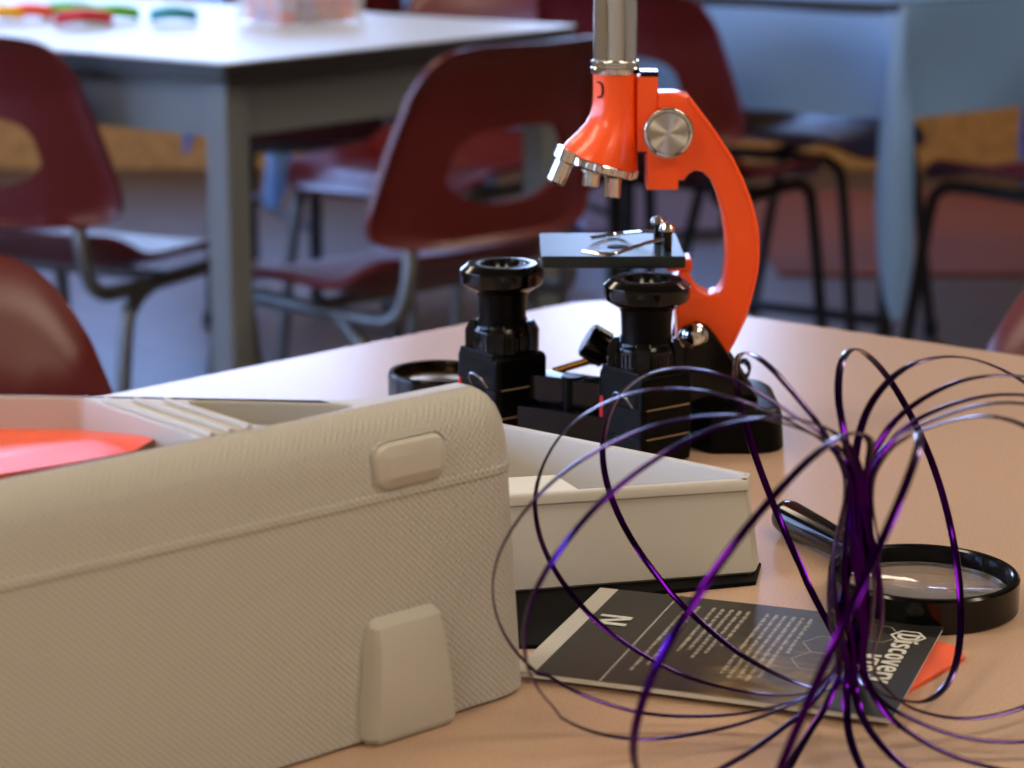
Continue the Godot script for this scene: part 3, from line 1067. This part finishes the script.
	part("wire_coil", tube(PackedVector3Array(coil), 0.0006, 6), M.black, t)


# ---------------------------------------------------------------- binoculars
func binoculars() -> void:
	var cl := at_y(502, 263, 0.826)
	var cr := at_y(647, 278.5, 0.826)
	var mid := (cl + cr) / 2
	var o := Vector3(mid.x, T, mid.z)
	var t := thing("binoculars", "small black binoculars standing upright with eyecups on top", "binoculars", o)
	var turn := atan2(0.6, 0.8)
	for c: Vector3 in [cl, cr]:
		var b := Vector3(c.x, T, c.z) - o
		var face := Transform3D(Basis(Vector3.UP, turn), b)
		# prism body with two grooves round it
		var plan := rect(0.031, 0.034, 0.0035, 4)
		var lv := [[0.0, 0.002], [0.0012, 0.0004], [0.004, 0.0]]
		for y in [0.0135, 0.0275]:
			lv.append_array([[y - 0.0005, 0.0], [y - 0.0003, 0.0006], [y + 0.0003, 0.0006], [y + 0.0005, -0.0001]])
		lv.append_array([[0.0405, 0.0], [0.0425, 0.0008], [0.0435, 0.0024]])
		var body := part("barrel", prism(plan, lv).moved(face), M.black, t)
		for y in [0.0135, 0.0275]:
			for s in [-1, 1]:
				part("groove_glint", block(Vector3(0, y, s * 0.01675), Vector3(0.026, 0.0005, 0.0005)).moved(face), M.tan_glint, body, "thin tan painted highlight along a groove")  # highlight on the groove edge, put in as a tan strip
		part("red_trim", block(Vector3(-0.0156, 0.0235, -0.0135), Vector3(0.0006, 0.012, 0.0022), 0.0001).moved(face), M.red, body, "red edge mark")
		# V-shaped relief on the top edge of the barrel
		part("cheek_plate", slab(rounded([Vector2(-0.0155, -0.014), Vector2(-0.0155, 0.013), Vector2(-0.0105, 0.0155), Vector2(-0.0105, -0.014)], 0.001, 2), 0.0405, 0.0448, 0.0008).moved(face), M.black, body)
		# focusing ring, wings, neck and eyecup
		var ring := part("focus_ring", lathe([Vector2(0.0128, 0.043), Vector2(0.0142, 0.0436), Vector2(0.0142, 0.053), Vector2(0.0136, 0.0544), Vector2(0.0128, 0.0556), Vector2(0.0128, 0.0566)], 48).moved(Transform3D(Basis(), b)), M.black_gloss, t)
		for j in 36:
			var an := TAU * j / 36
			part("knurl", rod(b + Vector3(cos(an) * 0.0141, 0.0452, sin(an) * 0.0141), b + Vector3(cos(an) * 0.0141, 0.0518, sin(an) * 0.0141), 0.0006, -1, 6), M.black_gloss, ring)
		for j in 4:
			var an := turn + PI / 4 + PI / 2 * j
			var wing := Geo.new()
			var poly := PackedVector2Array([Vector2(0.0125, 0.0438), Vector2(0.0178, 0.0438), Vector2(0.0178, 0.0536), Vector2(0.0152, 0.0582), Vector2(0.0125, 0.0582)])
			wing = extrude(ccw(poly), -0.0036, 0.0036, 0.0007)
			part("wing", wing.moved(Transform3D(Basis(Vector3.UP, an), b)), M.black_gloss, t)
		part("neck", lathe([Vector2(0.0120, 0.0556), Vector2(0.0122, 0.0585), Vector2(0.0116, 0.060), Vector2(0.0122, 0.0705), Vector2(0.0138, 0.0735)], 48).moved(Transform3D(Basis(), b)), M.black, t)
		part("eyecup", lathe([Vector2(0.0130, 0.0722), Vector2(0.0194, 0.0762), Vector2(0.0200, 0.0772), Vector2(0.0204, 0.0822), Vector2(0.0202, 0.0832), Vector2(0.0172, 0.0857), Vector2(0.0165, 0.086), Vector2(0.0112, 0.086), Vector2(0.0105, 0.0855), Vector2(0.0088, 0.0815), Vector2(0.0086, 0.0805)], 56).moved(Transform3D(Basis(), b)), M.black_gloss, t)
		part("eye_lens", lathe([Vector2(0.0088, 0.0805), Vector2(0.006, 0.0818), Vector2(0.001, 0.0823)], 32).moved(Transform3D(Basis(), b)), M.black_gloss, t, "dark glass lens")
		# strap loop
		var lp := []
		for k in 15:
			var an := PI * k / 14.0
			lp.append(face * Vector3(-0.0165 - 0.004 * sin(an), 0.0285 + 0.0065 * sin(an), 0.004 + 0.0065 * cos(an)))
		part("strap_loop", tube(PackedVector3Array(lp), 0.0006, 8), M.tin, t, "thin wire loop")
	# bridge between the barrels
	var dir := Vector3(cr.x - cl.x, 0, cr.z - cl.z)
	var len_ := dir.length()
	var yaw := -atan2(dir.z, dir.x)
	var br := Basis(Vector3.UP, yaw)
	part("bridge", block(Vector3(0, 0.0268, -0.004), Vector3(len_ - 0.030, 0.0134, 0.014), 0.0008).moved(Transform3D(br, Vector3.ZERO)), M.black_gloss, t)
	part("bridge", block(Vector3(0, 0.0115, 0.001), Vector3(len_ - 0.030, 0.0160, 0.020), 0.0008).moved(Transform3D(br, Vector3.ZERO)), M.black_gloss, t)
	part("hinge", rod(Vector3(0, 0.003, -0.002), Vector3(0, 0.0345, -0.002), 0.0055, -1, 24, 0.0006), M.black, t)


func dish() -> void:
	var p := at_y(440, 372, T + 0.016)
	var t := thing("round_tin", "small round black tin with a brass inside, behind the beige case", "tin", Vector3(-0.0375, T, -1.172))
	var r := 0.0262
	part("wall", lathe_loop([Vector2(r - 0.001, 0.0), Vector2(r, 0.001), Vector2(r, 0.0185), Vector2(r - 0.0008, 0.020), Vector2(r - 0.003, 0.020), Vector2(r - 0.004, 0.0185), Vector2(r - 0.004, 0.002), Vector2(0.004, 0.0016), Vector2(0.004, 0.0)], 56), M.black_gloss, t)
	part("brass_liner", lathe([Vector2(r - 0.0045, 0.0018), Vector2(r - 0.0042, 0.0075), Vector2(r - 0.005, 0.0148), Vector2(0.014, 0.0162), Vector2(0.001, 0.0168)], 48), M.brass, t, "shiny brass insert")


func magnifier() -> void:
	var c := at_y(924, 571, T + 0.0135)
	var t := thing("magnifying_glass", "black handled magnifying glass lying on the table", "magnifier", Vector3(c.x, T, c.z))
	var r := 0.0362
	part("rim", lathe_loop([Vector2(r - 0.0008, 0.0), Vector2(r, 0.001), Vector2(r, 0.0126), Vector2(r - 0.0008, 0.0135), Vector2(r - 0.0026, 0.0135), Vector2(r - 0.0032, 0.0128), Vector2(r - 0.0036, 0.0), ], 96), M.black_gloss, t)
	part("lens", lathe([Vector2(0.001, 0.0030), Vector2(0.016, 0.0034), Vector2(r - 0.0038, 0.0052), Vector2(r - 0.0038, 0.0070), Vector2(0.022, 0.0082), Vector2(0.011, 0.0089), Vector2(0.001, 0.0092)], 64), M.lens, t, "clear glass lens", 60.0)
	var e := at_y(792, 519, T + 0.0075)
	var a := e - t.position
	var flat := Vector3(a.x, 0, a.z).normalized()
	var b := Vector3(flat.x * (r - 0.001), 0.0075, flat.z * (r - 0.001))
	var h := Vector3(flat.x, 0, flat.z)
	var len_ := Vector3(a.x, 0, a.z).length() - r
	part("ferrule", rod(b, b + h * 0.010, 0.0042, 0.0044, 24, 0.0006), M.black, t)
	part("handle", lathe([Vector2(0.0044, 0.0), Vector2(0.0050, 0.001), Vector2(0.0066, len_ * 0.55), Vector2(0.0074, len_ - 0.007), Vector2(0.0070, len_ - 0.003), Vector2(0.0048, len_ - 0.0006), Vector2(0.002, len_)], 36).moved(along(b + h * 0.009, b + h * 0.02)), M.black_gloss, t)


# ---------------------------------------------------------------- booklet
func booklet_print() -> ImageTexture:
	# u runs from the bottom of the page to its top, v from its left edge to its right edge
	var w := 640
	var h := 448
	var im := Image.create(w, h, false, Image.FORMAT_RGB8)
	var n := FastNoiseLite.new()
	n.seed = 4
	n.frequency = 0.012
	var paper := Color(0.74, 0.72, 0.66)
	for y in h:
		for x in w:
			var u := float(x) / w
			var q := n.get_noise_2d(x, y * 2.4) * 0.5 + 0.5
			var c := Color(0.115, 0.115, 0.105)
			# printed photograph in the middle of the page
			var ph := smoothstep(0.42, 0.56, u) * (1.0 - smoothstep(0.80, 0.86, u))
			ph *= 0.35 + 0.65 * smoothstep(0.25, 0.8, float(y) / h + 0.25 * (q - 0.5))
			c = c.lerp(Color(0.34, 0.28, 0.16).lerp(Color(0.66, 0.55, 0.33), q), ph * (0.55 + 0.45 * q))
			if u < 0.055:
				c = paper
			im.set_pixel(x, y, c)
	# dotted rule above the small print
	for y in range(0, h, 6):
		im.fill_rect(Rect2i(int(w * 0.235), y, 4, 3), Color(0.82, 0.81, 0.76))
	# lines of small print: they run along v
	var r := RandomNumberGenerator.new()
	r.seed = 3
	var rows := [0.285, 0.315, 0.36, 0.385, 0.41, 0.435, 0.46, 0.515, 0.54, 0.565, 0.59, 0.615, 0.64]
	for i in rows.size():
		var x := int(w * rows[i])
		var from := int(h * 0.10)
		var to := int(h * [0.86, 0.80, 0.62, 0.58, 0.66, 0.60, 0.52, 0.78, 0.82, 0.80, 0.83, 0.78, 0.5][i])
		var y := from
		while y < to:
			var l := r.randi_range(8, 30)
			for k in range(y, mini(y + l, to), 3):
				im.fill_rect(Rect2i(x, k, r.randi_range(5, 8), 2), Color(0.72, 0.70, 0.64))
			y += l + 5
	# two joined hexagons
	for c: Vector2 in [Vector2(0.735, 0.36), Vector2(0.735, 0.545), Vector2(0.83, 0.17)]:
		for k in 6:
			var a := Vector2(cos(TAU * k / 6.0), sin(TAU * k / 6.0)) * 46 + c * Vector2(w, h)
			var b := Vector2(cos(TAU * (k + 1) / 6.0), sin(TAU * (k + 1) / 6.0)) * 46 + c * Vector2(w, h)
			for s in 60:
				var p := a.lerp(b, s / 59.0)
				im.fill_rect(Rect2i(int(p.x), int(p.y), 2, 2), Color(0.62, 0.58, 0.48))
	return ImageTexture.create_from_image(im)

func text_mesh(s: String, size: float, bold := false) -> TextMesh:
	var f := SystemFont.new()
	f.font_names = PackedStringArray(["Droid Sans"])
	f.font_weight = 700 if bold else 400
	var tm := TextMesh.new()
	tm.text = s
	tm.font = f
	tm.font_size = 64
	tm.pixel_size = size / 64.0
	tm.depth = 0.0002
	tm.horizontal_alignment = HORIZONTAL_ALIGNMENT_LEFT
	return tm

func booklet() -> void:
	var y := T + 0.0019
	var a := at_y(519, 673, T + 0.004)
	var b := at_y(890, 716, T + 0.004)
	var c := at_y(946, 628, T + 0.004)
	var d := at_y(595, 585, T + 0.004)
	var cen := (a + b + c + d) / 4
	var dir := ((b - a) + (c - d)).normalized()
	var len_ := (a.distance_to(b) + d.distance_to(c)) / 2
	var dep := (a.distance_to(d) + b.distance_to(c)) / 2
	var t := thing("booklet", "dark printed instruction booklet lying under the purple spring", "booklet", Vector3(cen.x, y, cen.z), -atan2(dir.z, dir.x))
	part("pages", block(Vector3(0, 0.0010, 0), Vector3(len_ - 0.001, 0.0018, dep - 0.001)), M.paper, t, "white page edges")
	# cover with a slight lift along its length, UV over the page
	var g := Geo.new()
	var n := 16
	var hh := func(u: float) -> float: return 0.00195 + 0.0012 * sin(PI * clampf(u, 0, 1)) * 0.35
	for i in n:
		var u0 := float(i) / n
		var u1 := float(i + 1) / n
		var p := [Vector3((u0 - 0.5) * len_, hh.call(u0), -dep / 2), Vector3((u0 - 0.5) * len_, hh.call(u0), dep / 2), Vector3((u1 - 0.5) * len_, hh.call(u1), dep / 2), Vector3((u1 - 0.5) * len_, hh.call(u1), -dep / 2)]
		var uvs := [Vector2(u0, 0), Vector2(u0, 1), Vector2(u1, 1), Vector2(u1, 0)]
		for k in [0, 1, 2, 0, 2, 3]:
			g.v.append(p[k]); g.uv.append(uvs[k])
	var cm := mat(Color.WHITE, 0.34)
	cm.albedo_texture = booklet_print()
	part("cover", g, cm, t)
	# lettering
	var flat := Basis(Vector3(0, 0, 1), Vector3(1, 0, 0), Vector3(0, 1, 0))
	for s in [["Discovery", 0.0115, len_ * 0.425, -dep * 0.36, true], ["KIDS", 0.0115, len_ * 0.355, -dep * 0.10, true], ["N", 0.017, -len_ * 0.375, -dep * 0.20, true], ["naturals", 0.005, -len_ * 0.40, -dep * 0.23, false]]:
		if s[0] == "naturals":
			continue
		var o := part("lettering", text_mesh(s[0], s[1], s[4]), M.print, t, "pale printed lettering")
		o.transform = Transform3D(flat, Vector3(s[2], 0.00245, s[3]))
	var ring := lathe_loop([Vector2(0.0056, 0.0), Vector2(0.0056, 0.0002), Vector2(0.0066, 0.0002), Vector2(0.0066, 0.0)], 6)
	var em := part("printed_emblem", ring, M.print, t, "pale round emblem")
	em.position = Vector3(len_ * 0.425, 0.00245, -dep * 0.36 + 0.0036)
	# orange card under it
	var cw := at_y(908, 678, T)
	var k := thing("orange_card", "orange card with rounded corner sticking out under the booklet", "card", Vector3(cw.x, T, cw.z))
	var q := PackedVector2Array()
	for p in [[800, 716], [905, 696], [966, 660], [955, 650], [925, 642], [780, 690]]:
		var w := at_y(p[0], p[1], T)
		q.append(Vector2(w.x - cw.x, w.z - cw.z))
	part("sheet", slab(rounded(Array(q), [0.002, 0.002, 0.004, 0.003, 0.002, 0.002], 4), 0.0, 0.0017, 0.0003), M.orange_card, k)


# ---------------------------------------------------------------- purple spring
func spring() -> void:
	var o := Vector3(0.1095, T + 0.0052, -0.712)
	var t := thing("flow_ring", "purple metal ribbon spring ring standing on the booklet", "spring toy", o)
	# section through the ring, from the middle of the waist up, over, out and back: radius, height, turn round the axis
	var prof := [Vector2(0.0078, 0.050), Vector2(0.0072, 0.064), Vector2(0.0046, 0.080), Vector2(0.0070, 0.091), Vector2(0.019, 0.104), Vector2(0.042, 0.113), Vector2(0.068, 0.110), Vector2(0.093, 0.093), Vector2(0.109, 0.066), Vector2(0.109, 0.040), Vector2(0.094, 0.017), Vector2(0.068, 0.003), Vector2(0.040, 0.0015), Vector2(0.018, 0.0085), Vector2(0.0075, 0.018), Vector2(0.0048, 0.027), Vector2(0.0070, 0.038)]
	var loops := 13
	var total := TAU * 7.0 / loops
	var np := prof.size()
	var per := 6
	var sec: Array[Vector2] = []
	for i in np:
		for k in per:
			sec.append(prof[i].cubic_interpolate(prof[(i + 1) % np], prof[(i + np - 1) % np], prof[(i + 2) % np], float(k) / per))
	# the turn advances faster in the waist
	var adv := [0.0]
	for i in sec.size():
		var nx: Vector2 = sec[(i + 1) % sec.size()]
		var rr := (sec[i].x + nx.x) / 2
		adv.append(adv[i] + sec[i].distance_to(nx) / pow(rr + 0.007, 0.9))
	var pts := PackedVector3Array()
	var nrm := PackedVector3Array()
	var m := sec.size()
	rng.seed = 8
	var wob := []
	for l in loops + 1:
		wob.append([rng.randf_range(-0.10, 0.10), rng.randf_range(0.94, 1.03), rng.randf_range(-0.003, 0.003), rng.randf_range(0.55, 1.15), rng.randf_range(-0.3, 0.3)])
	wob[loops] = wob[0]
	for l in loops:
		for i in m:
			var f := float(i) / m
			var s := sin(PI * f)
			var w = wob[l]
			var ang: float = 0.4 + total * (l + adv[i] / adv[m]) + w[0] * s * s
			var sc: float = lerpf(1.0, w[1], s * s)
			var waist: float = lerpf(w[3], wob[l + 1][3], f)
			ang += lerpf(w[4], wob[l + 1][4], f) * (1.0 - s * s)
			var r: float = sec[i].x * sc * 1.10 * lerpf(1.0, waist, 1.0 - smoothstep(0.006, 0.02, sec[i].x))
			var e := Vector3(cos(ang), 0, sin(ang))
			var h: float = sec[i].y + w[2] * s * s * (1.0 if sec[i].y > 0.02 else 0.0)
			pts.append(e * r + Vector3(0, h, 0))
			var tg := sec[(i + 1) % m] - sec[(i + m - 1) % m]
			var nn := Vector2(-tg.y, tg.x).normalized()
			nrm.append((e * nn.x + Vector3(0, nn.y, 0)).normalized())
	var rings := []
	var n := pts.size()
	for i in n:
		var d := (pts[(i + 1) % n] - pts[(i + n - 1) % n]).normalized()
		var up := (nrm[i] - d * nrm[i].dot(d)).normalized()
		var side := d.cross(up)
		var ring := PackedVector3Array()
		for j in 8:
			var a := TAU * (j + 0.5) / 8
			ring.append(pts[i] + side * cos(a) * 0.0014 + up * sin(a) * 0.0004)
		rings.append(ring)
	part("ribbon", loft(rings, false, true, true), M.purple, t, "", 60.0)


# ---------------------------------------------------------------- things further back
func small_things() -> void:
	rng.seed = 11
	# clear tub with coloured blocks on the white table
	var p := at_y(300, 22, T)
	var t := thing("clear_tub", "clear plastic tub of coloured blocks on the white table", "tub", Vector3(p.x, T, p.z), 0.62)
	part("floor_plate", block(Vector3(0, 0.0015, 0), Vector3(0.15, 0.003, 0.13), 0.0005), M.clear, t)
	for s in [-1, 1]:
		part("side", block(Vector3(s * 0.074, 0.045, 0), Vector3(0.002, 0.084, 0.13)), M.clear, t)
		part("side", block(Vector3(0, 0.045, s * 0.064), Vector3(0.146, 0.084, 0.002)), M.clear, t)
	var kinds := [["pink", M.pink], ["orange", M.candy_orange], ["violet", M.violet], ["lilac", M.lilac], ["red", M.red], ["rosy", M.rosy]]
	var proto := block(Vector3.ZERO, Vector3(0.026, 0.018, 0.022), 0.003, 0.005).mesh()
	for l in 3:
		for i in 4:
			for j in 4:
				if l == 2 and (i + j) % 2 == 0:
					continue
				var k = kinds[rng.randi() % kinds.size()]
				var b := part("toy_block", proto, k[1], self)
				b.transform = t.transform * Transform3D(Basis(Vector3.UP, rng.randf_range(-0.2, 0.2)), Vector3(-0.051 + 0.034 * i, 0.0125 + 0.0185 * l, -0.045 + 0.030 * j))
				describe(b, "small %s toy block in the clear tub on the white table" % k[0], "toy block", "blocks in the clear tub")
	# coloured strips lying on the white table
	var strips := [[-4, 21, 0.05, M.yellow, "yellow"], [28, 20, 0.045, M.candy_orange, "orange"], [70, 18, 0.05, M.green, "light green"], [112, 21, 0.05, M.green, "green"], [84, 26, 0.05, M.red, "red"], [174, 23, 0.042, M.teal, "teal"]]
	for s in strips:
		var q := at_y(s[0], s[1], T)
		var o := thing("felt_strip", "%s bent felt strip lying on the white table" % s[4], "strip", Vector3(q.x, T, q.z), rng.randf_range(-0.2, 0.2), "felt strips on the white table")
		var rings := []
		for i in 13:
			var f := i / 12.0
			var wv: float = 0.008 + 0.016 * sin(PI * f)
			var r := PackedVector3Array()
			for j in 10:
				var a := TAU * j / 10
				r.append(Vector3((f - 0.5) * s[2] * 1.7, 0.011 + 0.010 * sin(a) + 0.006 * sin(PI * f), cos(a) * wv + 0.008 * sin(PI * f)))
			rings.append(r)
		part("strip", loft(rings), s[3], o)
	# carton and rug on the floor
	var c := at_y(645, 226, 0.0)
	var bx := thing("carton", "pale lilac carton with a pink lid on the floor", "box", Vector3(c.x, 0, c.z), 0.1)
	part("body", block(Vector3(0, 0.07, 0), Vector3(0.36, 0.14, 0.25), 0.004), M.lilac, bx)
	part("lid", block(Vector3(0.06, 0.155, 0.0), Vector3(0.24, 0.03, 0.22), 0.004), M.pink, bx, "pink lid")
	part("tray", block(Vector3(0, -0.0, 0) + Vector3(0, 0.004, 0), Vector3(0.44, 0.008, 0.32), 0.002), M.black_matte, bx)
	var rug := thing("rug", "terracotta rug on the floor beyond the blue covered table", "rug", Vector3(2.58, 0, -6.1))
	part("pile", block(Vector3(0, 0.006, 0), Vector3(3.9, 0.012, 1.3), 0.003), M.rug, rug)
